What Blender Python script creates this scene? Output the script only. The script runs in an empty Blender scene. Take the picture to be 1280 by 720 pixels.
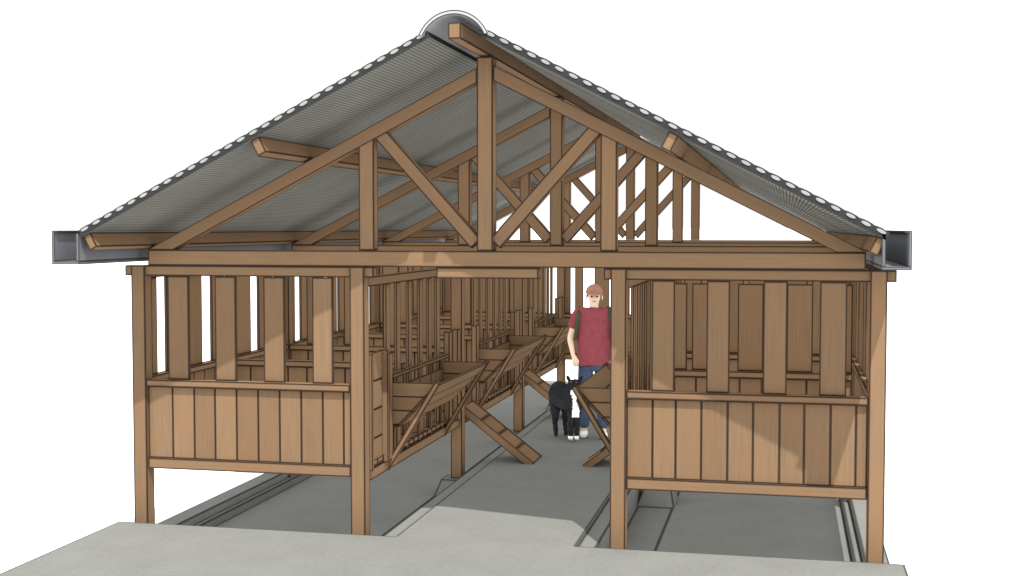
import bpy, bmesh, math, random
from mathutils import Vector, Matrix
random.seed(4)
C = bpy.context.scene
COL = C.collection

# ------------------------------------------------------------------ camera, light, exposure
cam_d = bpy.data.cameras.new("camera"); cam = bpy.data.objects.new("camera", cam_d); COL.objects.link(cam)
cam.location = (2.0947, -8.6769, 2.2479)
cam.rotation_euler = (math.pi/2 - 0.0479, 0, 0.2151)
cam_d.sensor_width = 36; cam_d.lens = 1572.154/1280*36; cam_d.clip_start = .05; cam_d.clip_end = 6000
C.camera = cam
W = bpy.data.worlds.new("World"); C.world = W; W.use_nodes = True
bg = W.node_tree.nodes["Background"]; bg.inputs[0].default_value = (1, 1, 1, 1); bg.inputs[1].default_value = .475
sun_d = bpy.data.lights.new("sun", 'SUN'); sun_d.energy = 5.0; sun_d.angle = math.radians(.6); sun_d.color = (1, .96, .9)
sun = bpy.data.objects.new("sun", sun_d); COL.objects.link(sun)
sun.rotation_euler = Vector((-.43, .84, -1.56)).to_track_quat('-Z', 'Y').to_euler(); sun.location = (3, -6, 9)
C.view_settings.view_transform = 'Standard'; C.view_settings.look = 'None'
C.view_settings.exposure = 1.12; C.view_settings.gamma = 1; C.view_settings.use_curve_mapping = False
C.render.engine = 'CYCLES'; C.cycles.max_bounces = 8; C.cycles.diffuse_bounces = 5
C.cycles.use_fast_gi = True; C.cycles.fast_gi_method = 'ADD'          # renderer's ambient term, added as sourceless fill to lift the shade
W.light_settings.ao_factor = .92; W.light_settings.distance = .35

# ------------------------------------------------------------------ materials
def lin(r, g, b):
    f = lambda c: (c/255/12.92) if c/255 <= .04045 else ((c/255+.055)/1.055)**2.4
    return (f(r), f(g), f(b), 1)

class NT:
    def __init__(s, name):
        s.m = bpy.data.materials.new(name); s.m.use_nodes = True
        s.n = s.m.node_tree.nodes; s.l = s.m.node_tree.links; s.b = s.n["Principled BSDF"]
        s.b.inputs["Specular IOR Level"].default_value = .15
    def add(s, t, **k):
        n = s.n.new(t)
        for a, v in k.items(): setattr(n, a, v)
        return n
    def link(s, a, b): s.l.new(a, b)
    def val(s, inp, v):
        if isinstance(v, (int, float)): inp.default_value = v
        else: s.link(v, inp)
    def math(s, op, a, b=0.0, clamp=False):
        n = s.add("ShaderNodeMath", operation=op, use_clamp=clamp); s.val(n.inputs[0], a); s.val(n.inputs[1], b); return n.outputs[0]
    def mix(s, f, a, b):
        n = s.add("ShaderNodeMix", data_type='RGBA'); s.val(n.inputs[0], f)
        for i, v in ((6, a), (7, b)):
            if isinstance(v, tuple): n.inputs[i].default_value = v
            else: s.link(v, n.inputs[i])
        return n.outputs[2]
    def noise(s, vec, scale, detail=2, rough=.5):
        n = s.add("ShaderNodeTexNoise"); s.link(vec, n.inputs["Vector"]); n.inputs["Scale"].default_value = scale
        n.inputs["Detail"].default_value = detail; n.inputs["Roughness"].default_value = rough; return n.outputs["Fac"]
    def ramp(s, v, lo, hi): 
        n = s.add("ShaderNodeMapRange"); s.link(v, n.inputs[0]); n.inputs[1].default_value = lo; n.inputs[2].default_value = hi; return n.outputs[0]
    def uv(s, name): 
        n = s.add("ShaderNodeUVMap", uv_map=name); x = s.add("ShaderNodeSeparateXYZ"); s.link(n.outputs[0], x.inputs[0]); return x.outputs[0], x.outputs[1]
    def edge(s, width):
        """dark arris: distance to the nearest edge of the face, in metres"""
        u, v = s.uv("edge"); w, h = s.uv("size")
        d = s.math('MINIMUM', s.math('MINIMUM', u, s.math('SUBTRACT', w, u)), s.math('MINIMUM', v, s.math('SUBTRACT', h, v)))
        return s.ramp(d, width*1.25, width*.55)

def wood_mat(name, base, ink=(.010, .006, .004, 1), width=.0085, rough=.75):
    t = NT(name)
    u, v = t.uv("edge"); w, h = t.uv("size")
    swap = t.math('GREATER_THAN', h, w)
    def pick(a, b):     # swap ? b : a
        return t.math('ADD', t.math('MULTIPLY', a, t.math('SUBTRACT', 1.0, swap)), t.math('MULTIPLY', b, swap))
    lng, sht = pick(u, v), pick(v, u)
    geo = t.add("ShaderNodeNewGeometry"); oi = t.add("ShaderNodeObjectInfo")
    ru, rv = t.uv("rand")
    cx = t.add("ShaderNodeCombineXYZ")
    t.link(t.math('MULTIPLY', lng, 1.3), cx.inputs[0]); t.link(t.math('MULTIPLY', sht, 26.0), cx.inputs[1])
    t.link(t.math('ADD', t.math('MULTIPLY', oi.outputs["Random"], 40.0), t.math('MULTIPLY', ru, 60.0)), cx.inputs[2])
    grain = t.noise(cx.outputs[0], 2.2, 4, .6)
    tc = t.add("ShaderNodeTexCoord")
    blot = t.noise(tc.outputs["Object"], 3.1, 3, .55); fine = t.noise(tc.outputs["Object"], 70, 2, .6)
    b = Vector(base[:3])
    A = tuple(b*1.13)+(1,); B = (b.x*.80, b.y*.79, b.z*.80, 1); Cc = (b.x*1.12, b.y*.96, b.z*.86, 1)
    c = t.mix(t.ramp(grain, .33, .68), A, B)
    n = t.add("ShaderNodeMix", data_type='RGBA'); n.inputs[0].default_value = .55
    c2 = t.mix(t.ramp(blot, .42, .68), c, Cc)
    n.inputs[6].default_value = tuple(b)+(1,); t.link(c2, n.inputs[7])
    br = t.add("ShaderNodeHueSaturation"); t.link(n.outputs[2], br.inputs["Color"])
    t.link(t.math('ADD', .86, t.math('ADD', t.math('MULTIPLY', rv, .20), t.math('MULTIPLY', fine, .12))), br.inputs["Value"])
    e = t.edge(width)
    t.link(t.mix(t.math('MULTIPLY', e, .93), br.outputs[0], ink), t.b.inputs["Base Color"])
    t.b.inputs["Roughness"].default_value = rough
    bp = t.add("ShaderNodeBump"); bp.inputs["Strength"].default_value = .25; bp.inputs["Distance"].default_value = .004
    t.link(grain, bp.inputs["Height"]); t.link(bp.outputs[0], t.b.inputs["Normal"])
    return t.m

def plain_mat(name, base, var=.1, scale=6, ink=None, width=.006, rough=.8, spec=.15, bump=0):
    t = NT(name); tc = t.add("ShaderNodeTexCoord")
    n1 = t.noise(tc.outputs["Object"], scale, 5, .62)
    b = Vector(base[:3])
    c = t.mix(t.ramp(n1, .3, .7), tuple(b*(1-var))+(1,), tuple(b*(1+var))+(1,))
    if ink: c = t.mix(t.edge(width), c, ink)
    t.link(c, t.b.inputs["Base Color"]); t.b.inputs["Roughness"].default_value = rough
    t.b.inputs["Specular IOR Level"].default_value = spec
    if bump:
        bp = t.add("ShaderNodeBump"); bp.inputs["Strength"].default_value = bump; bp.inputs["Distance"].default_value = .01
        t.link(n1, bp.inputs["Height"]); t.link(bp.outputs[0], t.b.inputs["Normal"])
    return t.m

BASE = (.090, .0572, .0325)
WOOD = wood_mat("sawn_timber", BASE, width=.0108)
BOARD = wood_mat("sawn_board", BASE, width=.0080)
INK = (.02, .02, .02, 1)

def concrete_mat(name, base):
    t = NT(name); tc = t.add("ShaderNodeTexCoord")
    a = t.noise(tc.outputs["Object"], 2.3, 6, .6); f = t.noise(tc.outputs["Object"], 26, 5, .7); g = t.noise(tc.outputs["Object"], 150, 2, .6)
    b = Vector(base)
    c = t.mix(t.ramp(a, .35, .65), tuple(b*.93)+(1,), tuple(b*1.05)+(1,))
    c = t.mix(t.math('MULTIPLY', t.ramp(f, .42, .72), .42), c, tuple(b*1.35)+(1,))
    c = t.mix(t.math('MULTIPLY', t.ramp(g, .5, .8), .3), c, tuple(b*.75)+(1,))
    c = t.mix(t.math('MULTIPLY', t.edge(.015), .92), c, INK)
    t.link(c, t.b.inputs["Base Color"]); t.b.inputs["Roughness"].default_value = .9
    bp = t.add("ShaderNodeBump"); bp.inputs["Strength"].default_value = .2; bp.inputs["Distance"].default_value = .006
    t.link(f, bp.inputs["Height"]); t.link(bp.outputs[0], t.b.inputs["Normal"])
    return t.m
CONC = concrete_mat("concrete", (.078, .080, .075))

def roof_mat():
    t = NT("roof_tile_underside"); tc = t.add("ShaderNodeTexCoord")
    u, v = t.uv("edge")
    a = t.math('FRACT', t.math('MULTIPLY', u, 40.0)); b = t.math('FRACT', t.math('MULTIPLY', v, 33.0))
    la = t.ramp(t.math('ABSOLUTE', t.math('SUBTRACT', a, .5)), .30, .12); lb = t.ramp(t.math('ABSOLUTE', t.math('SUBTRACT', b, .5)), .30, .12)
    n = t.noise(tc.outputs["Object"], 2.2, 4, .6)
    base = t.mix(t.ramp(n, .35, .65), (.088, .086, .076, 1), (.102, .103, .090, 1))
    c = t.mix(t.math('MULTIPLY', la, .72), base, (.018, .018, .018, 1))
    c = t.mix(t.math('MULTIPLY', lb, .35), c, (.025, .023, .022, 1))
    t.link(c, t.b.inputs["Base Color"]); t.b.inputs["Roughness"].default_value = .85
    return t.m
ROOF = roof_mat()
TILE = plain_mat("roof_tile_top", (.013, .0135, .014), .15, 9)
TILE2 = plain_mat("grey_board", (.12, .12, .11), .12, 9)
RIM = plain_mat("tile_rim_mortar", (.135, .135, .13), .12, 14)
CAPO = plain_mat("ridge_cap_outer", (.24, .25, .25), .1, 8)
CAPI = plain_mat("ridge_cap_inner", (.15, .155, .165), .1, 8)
CAPR = plain_mat("ridge_cap_rim", (.18, .18, .18), .08, 10)
METAL = plain_mat("gutter_metal", (.066, .070, .078), .08, 5, ink=INK, width=.008, rough=.6, spec=.3)
METALL = plain_mat("gutter_lip", (.15, .155, .16), .08, 5, ink=INK, width=.004, rough=.6, spec=.3)
GROUND = plain_mat("white_ground", (.46, .46, .46), .01, 1)
M = dict(shirt=plain_mat("red_cotton", (.155, .036, .045), .12, 18), jeans=plain_mat("blue_denim", (.036, .052, .085), .25, 30),
         skin=plain_mat("skin", (.48, .36, .27), .05, 10), cap=plain_mat("brick_cap", (.21, .105, .075), .12, 20),
         shoe=plain_mat("white_shoe", (.55, .55, .55), .08, 12), pack=plain_mat("olive_canvas", (.035, .038, .022), .2, 20),
         fur=plain_mat("black_fur", (.012, .013, .015), .4, 40, bump=.6), white=plain_mat("white_fur", (.62, .62, .60), .1, 40, bump=.5),
         amber=plain_mat("amber_eye", (.12, .06, .02), .05, 10, rough=.2, spec=.5), nose=plain_mat("wet_nose", (.02, .02, .022), .05, 10, rough=.3, spec=.5), dark=plain_mat("dark_detail", (.012, .010, .010), .1, 10), lip=plain_mat("lip", (.3, .14, .11), .05, 10), hair=plain_mat("grey_hair", (.10, .07, .05), .3, 40))

# ------------------------------------------------------------------ mesh helpers
class MB:
    def __init__(s): s.v = []; s.f = []; s.uv = []; s.sz = []; s.mi = []; s.rd = []
    def face(s, idx, mi=0, rd=(0, 0), noink=False):
        P = [s.v[i] for i in idx]
        if len(idx) == 4 and not noink:
            w = ((P[1]-P[0]).length+(P[2]-P[3]).length)/2; h = ((P[3]-P[0]).length+(P[2]-P[1]).length)/2
            s.uv.append([(0, 0), (w, 0), (w, h), (0, h)]); s.sz.append((w, h))
        else:
            s.uv.append([(5, 5)]*len(idx)); s.sz.append((10, 10))
        s.f.append(tuple(idx)); s.mi.append(mi); s.rd.append(rd)
    def hexa(s, p, mi=0):
        """p: 8 corners, bottom ring 0-3 then top ring 4-7 (same order)"""
        o = len(s.v); s.v += [Vector(q) for q in p]; rd = (random.random(), random.random())
        for q in ((3, 2, 1, 0), (4, 5, 6, 7), (0, 1, 5, 4), (1, 2, 6, 5), (2, 3, 7, 6), (3, 0, 4, 7)):
            s.face([o+i for i in q], mi, rd)
        return s
    def box(s, x0, x1, y0, y1, z0, z1, mi=0):
        x0, x1 = min(x0, x1), max(x0, x1)
        return s.hexa([(x0, y0, z0), (x1, y0, z0), (x1, y1, z0), (x0, y1, z0), (x0, y0, z1), (x1, y0, z1), (x1, y1, z1), (x0, y1, z1)], mi)
    def prism(s, poly, y0, y1, mi=0):
        """4-point outline in XZ (counter-clockwise seen from the front) extruded along Y"""
        a, b, c, d = poly
        return s.hexa([(a[0], y0, a[1]), (b[0], y0, b[1]), (b[0], y1, b[1]), (a[0], y1, a[1]), (d[0], y0, d[1]), (c[0], y0, c[1]), (c[0], y1, c[1]), (d[0], y1, d[1])], mi)
    def bar(s, p, q, w, h, side=(0, 1, 0), mi=0):
        """timber from p to q; w across `side`, h the other way"""
        p, q = Vector(p), Vector(q); d = (q-p).normalized(); a = Vector(side); a = (a-d*a.dot(d)).normalized(); b = d.cross(a)
        A, B = a*w/2, b*h/2
        return s.hexa([p-A-B, p+A-B, q+A-B, q-A-B, p-A+B, p+A+B, q+A+B, q-A+B], mi)
    def build(s, name, mats, parent=None, smooth=False):
        me = bpy.data.meshes.new(name); me.from_pydata([tuple(v) for v in s.v], [], s.f)
        e = me.uv_layers.new(name="edge"); z = me.uv_layers.new(name="size"); r = me.uv_layers.new(name="rand"); k = 0
        for i, f in enumerate(s.f):
            for j in range(len(f)):
                e.data[k].uv = s.uv[i][j]; z.data[k].uv = s.sz[i]; r.data[k].uv = s.rd[i]; k += 1
        for m in (mats if isinstance(mats, (list, tuple)) else [mats]): me.materials.append(m)
        for i, p in enumerate(me.polygons): p.material_index = s.mi[i]; p.use_smooth = smooth
        bm = bmesh.new(); bm.from_mesh(me); bmesh.ops.recalc_face_normals(bm, faces=bm.faces); bm.to_mesh(me); bm.free()
        o = bpy.data.objects.new(name, me); COL.objects.link(o)
        if parent: o.parent = parent
        return o

def empty(name, loc=(0, 0, 0), parent=None, rz=0):
    o = bpy.data.objects.new(name, None); COL.objects.link(o); o.location = loc; o.rotation_euler = (0, 0, rz); o.empty_display_size = .1
    if parent: o.parent = parent
    return o
def tag(o, label=None, cat=None, group=None, kind=None):
    for k, v in (("label", label), ("category", cat), ("group", group), ("kind", kind)):
        if v: o[k] = v
    return o
def copy_tree(o, parent=None):
    c = o.copy(); COL.objects.link(c); c.parent = parent
    for ch in list(o.children): copy_tree(ch, c)
    return c

# ------------------------------------------------------------------ setting: ground, slab, aisle, beds
g = MB(); R = 3000
o_ = len(g.v); g.v += [Vector(p) for p in ((-R, -R, -.36), (R, -R, -.36), (R, R, -.36), (-R, R, -.36))]; g.face([0, 1, 2, 3], 0, noink=True)
tag(g.build("ground", GROUND), "bare white ground around the barn", kind="structure")
BY = 11.6
def slab(m, x0, x1, y0, y1, z0, z1, arris, sides):
    """concrete block; arris and sides name the edges (L R F B) that are free edges"""
    o = len(m.v); m.v += [Vector(p) for p in ((x0, y0, z1), (x1, y0, z1), (x1, y1, z1), (x0, y1, z1), (x0, y0, z0), (x1, y0, z0), (x1, y1, z0), (x0, y1, z0))]
    m.face([o, o+1, o+2, o+3]); w, h = x1-x0, y1-y0
    L_, R_, F_, B_ = [0 if c in arris else 5 for c in "LRFB"]
    m.uv[-1] = [(L_, F_), (L_+w, F_), (L_+w, F_+h), (L_, F_+h)]; m.sz[-1] = (L_+w+R_, F_+h+B_)
    for c, q in (("F", (0, 4, 5, 1)), ("R", (1, 5, 6, 2)), ("B", (2, 6, 7, 3)), ("L", (3, 7, 4, 0))):
        if c in sides: m.face([o+i for i in q], noink=True)
b = MB()
slab(b, -2.885, -.668, -5.2, 0, -.34, 0, "LB", "LFB"); slab(b, -.668, .655, -5.2, 0, -.34, 0, "", "F"); slab(b, .655, 2.885, -5.2, 0, -.34, 0, "RB", "RFB")
tag(b.build("pavement", CONC), "pale concrete apron in front of the barn", kind="structure")
b = MB(); slab(b, -.668, .655, 0, BY, -.34, 0, "LRB", "LRB")
tag(b.build("path", CONC), "concrete aisle running through the barn", kind="structure")
b = MB()
for s in (-1, 1): b.box(s*.66 if s > 0 else -.672, s*.79, .003, BY, -.34, -.022)
tag(b.build("kerb", CONC), "narrow concrete ledges along both sides of the aisle", kind="structure")
for s in (-1, 1):
    b = MB(); b.box(s*.794, s*1.11, .003, BY, -.34, -.285); b.box(s*1.114, s*2.60, .003, BY, -.34, -.27)
    tag(b.build("floor", CONC), "sunken concrete floor under the raised pens", kind="structure")
    b = MB(); b.box(s*2.604, s*2.66, .003, BY, -.34, -.20); b.box(s*2.664, s*2.83, .003, BY, -.34, -.13)
    tag(b.build("kerb", CONC), "outer concrete kerb along the barn side", kind="structure")

# ------------------------------------------------------------------ barn
barn = tag(empty("barn"), "open timber stable with tiled gable roof over raised pens on both sides of an aisle", "barn")
L = 2.81; NB = 4
ZT, ZB, ZH = 2.082, 1.966, 1.886

def truss(Y):
    t = empty("roof_truss", (0, Y, 0), barn)
    m = MB(); m.box(-2.61, 2.61, 0, .11, ZB, ZT); m.build("tie_beam", WOOD, t)
    m = MB(); m.box(-.055, .06, -.004, .114, ZT+.002, 3.45); m.build("king_post", WOOD, t)
    for s in (-1, 1):
        xi = -.056 if s < 0 else .061
        q_ = 3.405 if s < 0 else 3.420; g_ = .506 if s < 0 else .510
        up = lambda x: q_-g_*abs(x); lo = lambda x: q_-.105-g_*abs(x)
        xu, xl = (q_-ZT)/g_, (q_-.105-ZT)/g_
        P = [(s*xl, ZT+.002), (xi, lo(xi)), (xi, up(xi)), (s*xu, ZT+.002)]
        if s > 0: P = [P[1], P[0], P[3], P[2]]
        m = MB(); m.prism(P, .004, .104); m.build("rafter", WOOD, t)
        m = MB(); m.box(s*.825, s*.94, .010, .098, ZT+.002, 2.90); m.build("strut", WOOD, t)
        m = MB(); m.bar((s*.80, .053, 2.945), (s*.07, .053, 2.135), .07, .098); m.build("brace", WOOD, t)
    for (x0, x1) in ((-2.81, -.835), (-.36, .385), (.85, 2.81)):
        m = MB(); m.box(x0, x1, .018, .098, ZH, ZB-.002); m.build("header", WOOD, t)
    return t
for k in range(NB): truss(k*L)

# posts: two in each wall and two on the aisle at every frame
for k in range(NB):
    for s in (-1, 1):
        m = MB(); m.box(s*2.64, s*2.75, k*L-.003, k*L+.107, -.30, ZB-.002)
        m.build("corner_post" if k in (0, 3) else "wall_post", WOOD, barn)
        m = MB(); m.box(s*.90, s*1.01, k*L-.003, k*L+.107, -.136 if k else -.30, ZB-.002); m.build("aisle_post", WOOD, barn)
        if k:
            m = MB(); X0, X1, Y0 = s*.84, s*1.09, k*L
            m.hexa([(X0-s*.06, Y0-.20, -.285), (X1+s*.04, Y0-.20, -.285), (X1+s*.04, Y0+.24, -.285), (X0-s*.06, Y0+.24, -.285),
                    (X0, Y0-.07, -.136), (X1, Y0-.07, -.136), (X1, Y0+.17, -.136), (X0, Y0+.17, -.136)])
            m.build("post_footing", CONC, barn)

def pen_wall(name, y, x0, x1, slats, zr=1.11, boards=None, d=.03, zr0=.42, top=ZH):
    """wall across a pen (facing front): rails, vertical boarding and gapped slats above"""
    t = empty(name, (0, y, 0), barn)
    m = MB(); m.box(x0, x1, .012, .085, zr0, .50); m.build("bottom_rail", WOOD, t)
    m = MB(); m.box(x0, x1, -.006, .085, zr-.052, zr); m.build("middle_rail", WOOD, t)
    m = MB(); 
    xs = boards or [x0+(x1-x0)*i/9 for i in range(10)]
    for a, c in zip(xs[:-1], xs[1:]): m.box(a+.001, c-.001, .028, .052, .502, zr-.054)
    m.build("boarding", BOARD, t)
    for a, c in slats:
        m = MB(); m.box(a, c, d, d+.024, zr+.002, top-.002); m.build("slat", WOOD, t)
    return t
SL = [(-2.469, -2.299), (-2.085, -1.918), (-1.695, -1.531), (-1.312, -1.154)]
SR = [(1.184, 1.343), (1.561, 1.718), (1.943, 2.102), (2.317, 2.494)]
BL = [-2.636, -2.437, -2.26, -2.091, -1.917, -1.744, -1.573, -1.403, -1.234, -1.072, -1.014]
BR = [1.014, 1.194, 1.354, 1.53, 1.709, 1.881, 2.058, 2.222, 2.395, 2.561, 2.636]
pen_wall("front_wall", 0, -2.636, -1.014, SL, 1.10, BL); pen_wall("front_wall", 0, 1.014, 2.636, SR, 1.112, BR)
for k in (1, 2):
    pen_wall("pen_partition", k*L, -2.636, -1.014, SL); pen_wall("pen_partition", k*L, 1.014, 2.636, SR)
for y in (1.40, 4.21, 7.02):
    pen_wall("pen_partition", y, -2.60, -1.05, [])
    pen_wall("pen_partition", y, 1.05, 2.60, [(1.12, 1.32), (1.36, 1.54), (1.72, 1.92), (2.10, 2.30), (2.48, 2.60)], top=ZH-.08)
# rear gable wall, right across the aisle
rs = [(-2.63, -2.31), (-2.308, -2.0), (-1.998, -1.69), (-1.688, -1.42), (-1.418, -1.17), (-1.0, -.82), (-.76, -.645), (-.49, -.285), (-.19, .0), (.12, .30), (.42, .60), (.74, .88),
      (1.0, 1.343), (1.346, 1.718), (1.721, 2.02), (2.023, 2.317), (2.32, 2.62)]
pen_wall("rear_wall", 3*L, -2.636, 2.636, rs, 1.06, [-2.636+.2*i for i in range(27)]+[2.636])
# long side walls
for s in (-1, 1):
    for k in range(3):
        t = empty("side_wall", (0, k*L, 0), barn)
        a, c = .111, L-.006
        m = MB(); m.box(s*2.655, s*2.735, a, c, .42, .50); m.build("bottom_rail", WOOD, t)
        m = MB(); m.box(s*2.65, s*2.742, a, c, 1.06, 1.11); m.build("middle_rail", WOOD, t)
        m = MB(); m.box(s*2.655, s*2.735, a, c, ZH-.02, ZB-.004); m.build("top_plate", WOOD, t)
        m = MB(); n = 14
        for i in range(n): m.box(s*2.685, s*2.709, a+(c-a)*i/n+.001, a+(c-a)*(i+1)/n-.001, .502, 1.058)
        m.build("boarding", BOARD, t)
        for y0, y1 in ((.12, .27), (.43, 1.04), (1.23, 1.46), (1.53, 2.02), (2.20, 2.52), (2.61, 2.79)):
            m = MB(); m.box(s*2.685, s*2.709, y0, y1, 1.112, ZH-.022); m.build("slat", WOOD, t)
# slatted aisle partitions
for s in (-1, 1):
    m = MB(); m.box(s*.925, s*.99, .108, 3*L-.004, 1.812, ZH-.002); m.build("aisle_plate", WOOD, barn)
    for k in range(3):
        t = empty("aisle_partition", (0, k*L, 0), barn)
        m = MB(); m.box(s*.93, s*.99, .10+.002, L-.004, .36, .44); m.build("floor_beam", WOOD, t)
        m = MB(); m.box(s*.895, s*.930, .67, 2.30, 1.072, 1.105); m.build("feed_rail", WOOD, t)
        for y in (.69, .96, 1.28, 1.60, 1.88, 2.14):
            m = MB(); m.box(s*.957, s*.981, y, y+.10, .442, 1.810); m.build("slat", BOARD, t)
        for y in (.58, 2.36, 2.66):
            m = MB(); m.box(s*.90, s*.955, y, y+.09, .442, 1.30 if y != .58 else 1.28); m.build("gate_post", WOOD, t)
        for y in (.80, 1.15, 1.5, 1.85, 2.2):
            m = MB(); m.box(s*.932, s*.952, y, y+.035, .442, 1.07); m.build("feed_bar", BOARD, t)
# raised slatted floors of the pens
for s in (-1, 1):
    for k in range(3):
        t = empty("pen_floor", (0, k*L, 0), barn)
        m = MB(); n = 20; a, c = .09, L-.002
        for i in range(n): m.box(s*.925, s*2.64, a+(c-a)*i/n+.012, a+(c-a)*(i+1)/n-.012, .462, .498)
        m.build("floor_slats", BOARD, t)
        for x in (1.4, 1.85, 2.3):
            m = MB(); m.box(s*x, s*(x+.06), .112, L-.004, .40, .460); m.build("joist", WOOD, t)

# ------------------------------------------------------------------ roof
YF, YR = -.79, 3*L+.9
rm = lambda x: 3.600-(.519 if x > 0 else .513)*abs(x)
def beam_roof(name, s, xc, hw, hh):
    n = Vector((s*.456, 0, .890)); a = Vector((s*.890, 0, -.456)); c = Vector((s*xc, 0, rm(s*xc)-.037))-n*hh
    m = MB(); A, B = a*hw, n*hh; y0, y1 = Vector((0, YF+.02, 0)), Vector((0, YR-.02, 0))
    m.hexa([c-A-B+y0, c+A-B+y0, c+A-B+y1, c-A-B+y1, c-A+B+y0, c+A+B+y0, c+A+B+y1, c-A+B+y1]); return m.build(name, WOOD, barn)
for s in (-1, 1):
    beam_roof("purlin", s, 1.40, .034, .058); beam_roof("eave_beam", s, 2.655, .030, .055)
m = MB(); m.box(-.05, .035, YF, YR, 3.462, 3.566); m.build("ridge_beam", WOOD, barn)
roof = empty("roof", (0, 0, 0), barn)
for s in (-1, 1):
    X0, X1 = .185, 2.70; sl = .519 if s > 0 else .513; q_ = math.hypot(1, sl); a = Vector((s/q_, 0, -sl/q_)); n = Vector((s*sl/q_, 0, 1/q_)); org = Vector((s*X0, 0, rm(s*X0)))
    Ls = (X1-X0)/.8898; N = 28; p = Ls/N
    m = MB()
    # underside sheet (thin, with real thickness)
    lo, hi = -.034, -.022
    c = [org+n*lo, org+a*Ls+n*lo, org+a*Ls+n*hi, org+n*hi]
    o = len(m.v)
    for y in (YF, YR): m.v += [q+Vector((0, y, 0)) for q in c]
    for q in ((0, 1, 5, 4), (1, 2, 6, 5), (2, 3, 7, 6), (3, 0, 4, 7), (0, 3, 2, 1), (4, 5, 6, 7)): m.face([o+i for i in q], 0 if q == (0, 1, 5, 4) else 1)
    # rolled courses, one bump per course
    prof = [(0, -.0215), (.0, .0155), (.18, .0185), (.5, .0205), (.82, .0185), (1.0, .0155), (1.0, -.0215)]
    oval = [(.5+.31*math.cos(t), .002+.0105*math.sin(t)) for t in [math.radians(360*k/12) for k in range(12)]]
    for i in range(N):
        o = len(m.v); q0 = [org+a*(p*(i+.004+.992*u))+n*w for u, w in prof]; K = len(prof)
        for y in (YF, YR): m.v += [q+Vector((0, y, 0)) for q in q0]
        for j in range(K): m.face([o+j, o+(j+1) % K, o+K+(j+1) % K, o+K+j], 1, noink=True)
        m.face([o+j for j in range(K)], 1); m.face([o+K+j for j in range(K)], 1)
        # pale mortar plug closing the end of the course, proud of the verge
        o = len(m.v); r0 = [org+a*(p*(i+u))+n*w for u, w in oval]; K = len(r0)
        for y in (YF-.006, YF+.002): m.v += [q+Vector((0, y, 0)) for q in r0]
        for j in range(K): m.face([o+j, o+(j+1) % K, o+K+(j+1) % K, o+K+j], 2, noink=True)
        m.face([o+j for j in range(K)], 2); m.face([o+K+j for j in range(K)], 2)
    m.build("roof_tiles", [ROOF, TILE, RIM], roof)
# grey boards added under the rear verge to block the sky strip
for s in (-1, 1):
    m = MB(); f_ = lambda x: rm(s*x)-.040
    P = [(s*.002, f_(.002)-.17), (s*2.66, f_(2.66)-.16), (s*2.66, f_(2.66)), (s*.002, f_(.002))]
    if s < 0: P = [P[1], P[0], P[3], P[2]]
    m.prism(P, YR-.045, YR-.022); m.build("sky_gap_board", TILE2, roof)
# rounded ridge cap
m = MB(); cx, cz, r0, r1 = -.012, 3.392, .222, .250; NA = 22
rings = []
for y in (YF-.02, YR+.02):
    ring = []
    for rr in (r0, r0+.007, r1-.007, r1):
        ring.append([len(m.v)+i for i in range(NA+1)])
        for i in range(NA+1):
            t = math.radians(24+132*i/NA); m.v.append(Vector((cx+rr*math.cos(t), y, cz+rr*math.sin(t))))
    rings.append(ring)
A_, B_ = rings
for i in range(NA):
    for e, R_ in enumerate((A_, B_)):
        m.face([R_[0][i], R_[0][i+1], R_[1][i+1], R_[1][i]], 0, noink=True)
        m.face([R_[1][i], R_[1][i+1], R_[2][i+1], R_[2][i]], 1, noink=True)
        m.face([R_[2][i], R_[2][i+1], R_[3][i+1], R_[3][i]], 0, noink=True)
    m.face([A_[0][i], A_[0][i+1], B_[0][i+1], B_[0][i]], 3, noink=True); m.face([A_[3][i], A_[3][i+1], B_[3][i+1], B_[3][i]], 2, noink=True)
for i in (0, NA):
    for j in range(3): m.face([A_[j][i], A_[j+1][i], B_[j+1][i], B_[j][i]], 0, noink=True)
m.build("ridge_cap", [TILE, CAPR, CAPO, CAPI], roof, smooth=False)
# box gutters
for s, xi, xo in ((-1, 2.705, 2.915), (1, 2.655, 2.83)):
    m = MB(); z0, z1 = 1.992, 2.230; w = .022
    m.box(s*xi, s*(xi+w), YF, YR, z0+w, z1-.02); m.box(s*(xo-w), s*xo, YF, YR, z0+w, z1); m.box(s*xi, s*xo, YF, YR, z0, z0+w-.001)
    m.box(s*(xo-w-.02), s*(xo-w-.001), YF, YR, z1-.012, z1)
    m.box(s*(xi+w+.002), s*(xo-w-.002), YR-.03, YR-.01, z0+w, z1-.02)
    m.build("gutter", METAL, barn)

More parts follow.
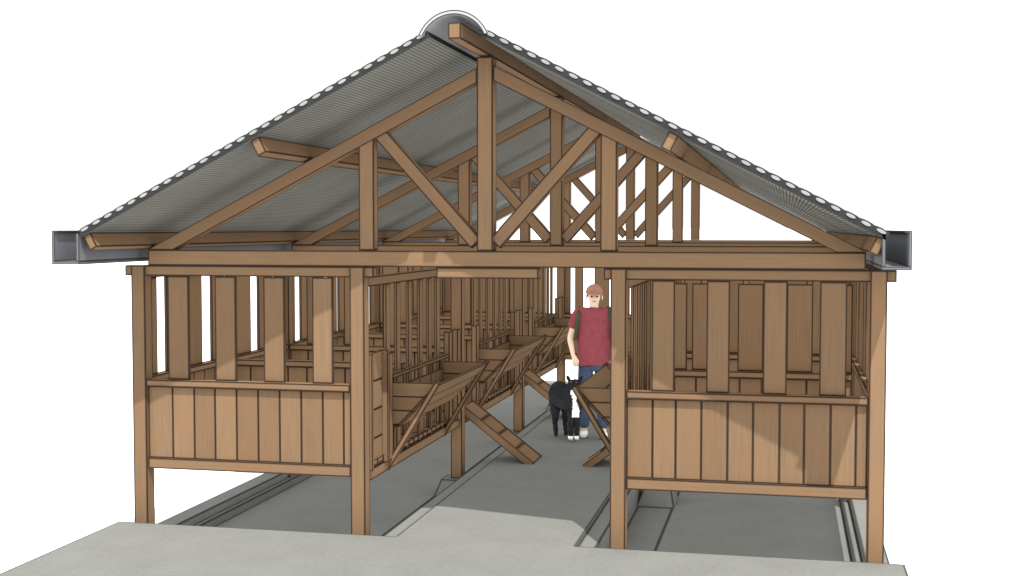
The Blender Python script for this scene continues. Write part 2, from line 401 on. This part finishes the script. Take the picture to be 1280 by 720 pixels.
# ------------------------------------------------------------------ feed troughs
def make_trough(s):
    """origin on the floor beam edge at the near end; x grows towards the aisle"""
    root = empty("feed_trough"); d = -s     # d: direction towards the aisle
    ln = 1.61
    top, bot, zt, zb = .408, .09, .54, .21        # section: back plane x=0, top/bottom reach, heights above origin
    xs = lambda z: bot+(top-bot)*(z-zb)/(zt-zb)
    def end(y0, y1):
        m = MB()
        zz = [zb, zb+.16, zt-.13, zt] if False else [zb, zb+.11, zb+.22, zt]
        for a, c in zip(zz[:-1], zz[1:]):
            P = [(0, a), (d*xs(a), a), (d*xs(c), c), (0, c)]
            if d < 0: P = [P[1], P[0], P[3], P[2]]
            m.prism(P, y0, y1)
        return m
    end(.0, .022).build("end_board", BOARD, root); end(ln-.022, ln).build("end_board", BOARD, root)
    m = MB(); n = 3
    dx, dz = (top-bot), (zt-zb); le = math.hypot(dx, dz); nx, nz = d*dz/le*.02, -dx/le*.02
    for i in range(n):
        a, c = zb+dz*i/n, zb+dz*(i+1)/n
        m.hexa([(d*xs(a), -.002, a), (d*xs(a)+nx, -.002, a+nz), (d*xs(a)+nx, ln+.002, a+nz), (d*xs(a), ln+.002, a),
                (d*xs(c), -.002, c), (d*xs(c)+nx, -.002, c+nz), (d*xs(c)+nx, ln+.002, c+nz), (d*xs(c), ln+.002, c)])
    m.build("sloping_board", BOARD, root)
    m = MB(); m.box(0, d*.09, .024, ln-.024, zb-.022, zb-.002); m.build("trough_bottom", WOOD, root)
    m = MB(); m.box(d*.002, d*.02, .024, ln-.024, zb, zb+.27); m.build("back_board", BOARD, root)
    for y in (-.045, ln+.003):
        m = MB(); m.bar((d*(top+.012), y+.02, zt+.01), (d*.005, y+.02, -.135), .04, .042); m.build("prop", WOOD, root)
    return root
where = ["first", "second", "third"]
for s in (-1, 1):
    proto = make_trough(s)
    for k in range(3):
        o = proto if k == 0 else copy_tree(proto)
        o.location = (s*.952, k*L+.69, .50)
        side = "left" if s < 0 else "right"
        tag(o, ["wooden feed trough nearest the open front on the %s of the aisle",
                "middle one of the three wooden feed troughs on the %s of the aisle",
                "wooden feed trough farthest back on the %s of the aisle"][k] % side, "feed trough", "feed troughs hung along the aisle")

# ------------------------------------------------------------------ cleated ramps
def make_ramp():
    root = empty("ramp"); ln, w = .87, .40
    m = MB()
    for i in range(4): m.box(.002+ln*i/4, ln*(i+1)/4-.002, .03, w-.03, .004, .026)
    m.build("tread_board", BOARD, root)
    for y in (0, w-.029):
        m = MB(); m.box(0, ln, y, y+.029, -.04, .032); m.build("side_rail", BOARD, root)
    for i in range(1, 4):
        m = MB(); m.box(ln*i/4-.010, ln*i/4+.010, .031, w-.031, .027, .040); m.build("cleat", WOOD, root)
    return root
rp = None
for s in (-1, 1):
    for k in range(3):
        o = rp = make_ramp() if rp is None else copy_tree(rp)
        up = (k == 0); side = "left" if s < 0 else "right"
        x0, z0 = s*.945, .515
        if up: x0 = s*.935; z0 = .44
        y0 = k*L+(.16 if up else .15)
        ang = math.radians(90) if up else math.atan2(.50, .655)
        # local +x runs down the ramp; mirror by turning half round
        if s < 0: o.location = (x0, y0, z0); o.rotation_euler = (0, -ang if up else ang, 0)
        else:     o.location = (x0, y0+.40, z0); o.rotation_euler = (0, -ang if up else ang, math.pi)
        tag(o, ("cleated ramp folded upright beside the front post on the %s of the aisle" % side) if up else
               (["", "cleated wooden ramp let down to the aisle in front of the animal, on the %s", "cleated wooden ramp let down on the %s of the aisle near the rear wall"][k] % side),
            "ramp", "cleated ramps to the raised pens")

# ------------------------------------------------------------------ figures
def skin_obj(name, pts, edges, rad, mats, parent=None, sub=2, root=0, fmat=None):
    me = bpy.data.meshes.new(name); me.from_pydata(pts, edges, [])
    o = bpy.data.objects.new(name, me); COL.objects.link(o)
    sk = o.modifiers.new("Skin", 'SKIN'); sk.use_smooth_shade = True
    for i, v in enumerate(me.skin_vertices[0].data):
        r = rad[i]; v.radius = (r, r) if not isinstance(r, tuple) else r; v.use_root = (i == root)
    ss = o.modifiers.new("Sub", 'SUBSURF'); ss.levels = sub; ss.render_levels = sub
    dg = bpy.context.evaluated_depsgraph_get(); ev = o.evaluated_get(dg); nm = bpy.data.meshes.new_from_object(ev)
    o.modifiers.clear(); o.data = nm; nm.name = name; nm.materials.clear()
    for m in mats: nm.materials.append(m)
    for p in nm.polygons:
        p.use_smooth = True
        p.material_index = fmat(p.center) if fmat else 0
    if parent: o.parent = parent
    return o
def ell(name, c, r, mat, parent, rot=None, seg=20, cut=None):
    bm = bmesh.new(); bmesh.ops.create_uvsphere(bm, u_segments=seg, v_segments=seg//2+2, radius=1)
    if cut is not None:
        bmesh.ops.delete(bm, geom=[v for v in bm.verts if v.co.z < cut], context='VERTS')
    mt = Matrix.Translation(c) @ (rot.to_4x4() if rot else Matrix.Identity(4)) @ Matrix.Diagonal((*r, 1))
    bmesh.ops.transform(bm, matrix=mt, verts=bm.verts)
    me = bpy.data.meshes.new(name); bm.to_mesh(me); bm.free(); me.materials.append(mat)
    for p in me.polygons: p.use_smooth = True
    o = bpy.data.objects.new(name, me); COL.objects.link(o); o.parent = parent
    return o

def person():
    root = empty("person", (.10, 4.54, 0), rz=math.radians(10))
    tag(root, "man in red T-shirt and brick coloured cap standing behind the black and white dog", "person")
    # continuous body, front is -Y
    P = {}; pts = []; rad = []; ed = []
    def pt(n, c, r): P[n] = len(pts); pts.append(c); rad.append(r)
    def e(*ns):
        for a, b_ in zip(ns[:-1], ns[1:]): ed.append((P[a], P[b_]))
    pt('pelvis', (0, 0, .84), (.115, .085)); pt('waist', (0, 0, .98), (.11, .08)); pt('chest', (0, .0, 1.18), (.13, .09)); pt('upch', (0, .01, 1.30), (.10, .075))
    pt('neck', (0, 0, 1.385), .047); pt('neck2', (0, -.01, 1.43), .046); pt('jaw', (0, -.022, 1.478), (.060, .066)); pt('head', (0, -.012, 1.53), (.078, .088)); pt('crown', (0, -.003, 1.585), (.068, .080))
    e('pelvis', 'waist', 'chest', 'upch', 'neck', 'neck2', 'jaw', 'head', 'crown')
    for s, n in ((-1, 'l'), (1, 'r')):
        pt('sh'+n, (s*.165, .0, 1.335), .050); pt('el'+n, (s*.255, .01, 1.07), .037); pt('wr'+n, (s*.225, -.13, .915), .024); pt('pa'+n, (s*.21, -.165, .875), (.030, .018))
        e('upch', 'sh'+n, 'el'+n, 'wr'+n, 'pa'+n)
        for j, (dx, L1) in enumerate(((-.024, .062), (-.008, .072), (.008, .069), (.024, .056))):
            pt('f%d'%j+n, (s*.205+dx, -.185, .855), .0092); pt('g%d'%j+n, (s*.20+dx, -.196, .855-L1*.5), .0085); pt('h%d'%j+n, (s*.195+dx, -.190, .855-L1), .0072)
            e('pa'+n, 'f%d'%j+n, 'g%d'%j+n, 'h%d'%j+n)
        pt('t1'+n, (s*.178, -.175, .865), .0100); pt('t2'+n, (s*.165, -.195, .835), .0085); e('pa'+n, 't1'+n, 't2'+n)
        pt('hip'+n, (s*.085, 0, .80), .085); pt('kn'+n, (s*.10, -.015+(.03 if s > 0 else 0), .45), .056); pt('an'+n, (s*.10, .03+(.10 if s < 0 else 0), .09), .038); pt('toe'+n, (s*.11, -.11+(.10 if s < 0 else 0), .035), .034)
        e('pelvis', 'hip'+n, 'kn'+n, 'an'+n, 'toe'+n)
    skin_obj("body", pts, ed, rad, [M['skin']], root, 2)
    # face
    for s in (-1, 1):
        ell("eye", (s*.030, -.100, 1.522), (.013, .007, .009), M['dark'], root, seg=10)
        ell("ear", (s*.084, .0, 1.51), (.010, .018, .028), M['skin'], root, seg=12)
    ell("nose", (0, -.110, 1.503), (.012, .016, .020), M['skin'], root, seg=12)
    ell("mouth", (0, -.096, 1.470), (.024, .006, .006), M['lip'], root, seg=10)
    ell("hair", (0, .018, 1.535), (.078, .080, .062), M['hair'], root, seg=18)
    # cap with brim
    c = ell("cap", (0, -.003, 1.556), (.092, .104, .096), M['cap'], root, seg=24, cut=-.05)
    m = MB(); o = 0; N = 12
    for z in (1.548, 1.554):
        for i in range(N+1):
            t = math.radians(200+140*i/N); m.v.append(Vector((.088*math.cos(t), -.003+.100*math.sin(t), z+.006)))
            m.v.append(Vector((.088*math.cos(t), -.06+.115*math.sin(t), z-.008)))
    K = 2*(N+1)
    for i in range(N):
        m.face([2*i, 2*i+1, 2*i+3, 2*i+2], noink=True); m.face([K+2*i, K+2*i+2, K+2*i+3, K+2*i+1], noink=True); m.face([2*i+1, K+2*i+1, K+2*i+3, 2*i+3], noink=True)
    br = m.build("brim", M['cap'], c, smooth=True)
    # loose T-shirt
    sp = [(0, 0, .79), (0, 0, .95), (0, -.005, 1.14), (0, .0, 1.30), (0, 0, 1.405), (-.170, 0, 1.335), (-.245, .005, 1.17), (.170, 0, 1.335), (.245, .005, 1.17)]
    sr = [(.205, .13), (.195, .125), (.195, .125), (.15, .105), (.062, .060), .080, .068, .080, .068]
    skin_obj("shirt", sp, [(0, 1), (1, 2), (2, 3), (3, 4), (3, 5), (5, 6), (3, 7), (7, 8)], sr, [M['shirt']], root, 3, 1)
    tx = bpy.data.textures.new("cloth_folds", 'CLOUDS'); tx.noise_scale = .11
    dm = [o for o in root.children if o.name.startswith("shirt")][0].modifiers.new("folds", 'DISPLACE'); dm.texture = tx; dm.strength = .035; dm.mid_level = .5; dm.texture_coords = 'LOCAL'
    # jeans
    jp = [(0, 0, .86)]; jr = [(.13, .10)]; je = []
    for s in (-1, 1):
        b0 = len(jp); jp += [(s*.085, 0, .78), (s*.10, -.012+(.03 if s > 0 else 0), .45), (s*.10, .03+(.10 if s < 0 else 0), .085)]; jr += [.100, .074, .062]; je += [(0, b0), (b0, b0+1), (b0+1, b0+2)]
    skin_obj("jeans", jp, je, jr, [M['jeans']], root, 2, 0)
    for s in (-1, 1):
        dy = .10 if s < 0 else 0
        skin_obj("shoe", [(s*.10, .05+dy, .045), (s*.103, -.03+dy, .045), (s*.11, -.13+dy, .035)], [(0, 1), (1, 2)], [.045, .048, .038], [M['shoe']], root, 2, 0)
    # rucksack with shoulder straps
    skin_obj("rucksack", [(0, .19, .98), (0, .20, 1.15), (0, .17, 1.32)], [(0, 1), (1, 2)], [(.19, .09), (.20, .10), (.17, .07)], [M['pack']], root, 2, 1)
    for s in (-1, 1):
        skin_obj("strap", [(s*.15, .15, 1.36), (s*.155, .02, 1.405), (s*.165, -.10, 1.34), (s*.185, -.135, 1.20), (s*.20, -.05, 1.06)], [(0, 1), (1, 2), (2, 3), (3, 4)], [.022]*5, [M['pack']], root, 2, 1)
person()

def dog():
    # body axis runs from the rump (back, left) to the chest (front, right)
    root = empty("dog", (-.16, 4.36, 0))
    tag(root, "black and white shaggy dog standing in the aisle in front of the man", "dog")
    pts = []; rad = []; ed = []; P = {}
    def pt(n, c, r): P[n] = len(pts); pts.append(c); rad.append(r)
    def e(*ns):
        for a, b_ in zip(ns[:-1], ns[1:]): ed.append((P[a], P[b_]))
    pt('mid', (-.05, .10, .45), (.125, .15)); pt('rump', (-.14, .22, .47), (.120, .14)); pt('chest', (.06, -.02, .44), (.120, .155)); pt('fore', (.09, -.07, .50), (.10, .12))
    pt('neck', (.095, -.11, .575), .085); pt('skull', (.105, -.16, .635), (.072, .066)); pt('muz', (.125, -.235, .600), .042); pt('nose', (.135, -.285, .585), .028)
    e('mid', 'chest', 'fore', 'neck', 'skull', 'muz', 'nose'); e('mid', 'rump')
    # front legs
    for n, x, y in (('a', .055, -.06), ('b', .115, -.045)):
        pt('s'+n, (x-.005, y+.03, .36), .052); pt('k'+n, (x, y+.0, .20), .034); pt('w'+n, (x, y+.0, .07), .027); pt('p'+n, (x+.003, y-.035, .024), .028)
        e('chest', 's'+n, 'k'+n, 'w'+n, 'p'+n)
    # hind legs: knee forward, hock back
    for n, x, y in (('c', -.155, .16), ('d', -.06, .25)):
        pt('t'+n, (x-.01, y+.03, .38), .070); pt('n'+n, (x+.01, y-.02, .27), .047); pt('h'+n, (x-.015, y+.07, .155), .029); pt('q'+n, (x, y+.045, .045), .024); pt('r'+n, (x+.008, y+.0, .022), .024)
        e('rump', 't'+n, 'n'+n, 'h'+n, 'q'+n, 'r'+n)
    # tail hanging on the left
    pt('t0', (-.19, .30, .50), .035); pt('t1', (-.215, .33, .36), .042); pt('t2', (-.205, .32, .22), .030); e('rump', 't0', 't1', 't2')
    def fm(c):
        if c.z < .062 and c.y < .04: return 1                                  # white front feet
        if c.y < -.03 and .26 < c.z < .56 and abs(c.x-.105) < .027+.012*math.sin(c.z*23+1): return 1   # white chest
        return 0
    body = skin_obj("body", pts, ed, rad, [M['fur'], M['white']], root, 3, 0, fm)
    tx = bpy.data.textures.new("fur_lumps", 'CLOUDS'); tx.noise_scale = .035
    dm = body.modifiers.new("shag", 'DISPLACE'); dm.texture = tx; dm.strength = .015; dm.mid_level = .45; dm.texture_coords = 'LOCAL'
    for dx, rz in ((-1, -.5), (1, .5)):
        ell("ear", (.105+dx*.062, -.145, .672), (.020, .016, .040), M['fur'], root, Matrix.Rotation(rz, 3, 'Y'), seg=12)
        ell("eye", (.108+dx*.028, -.222, .650), (.008, .007, .008), M['amber'], root, seg=10)
    ell("nose", (.138, -.312, .590), (.014, .010, .011), M['nose'], root, seg=10)

dog()
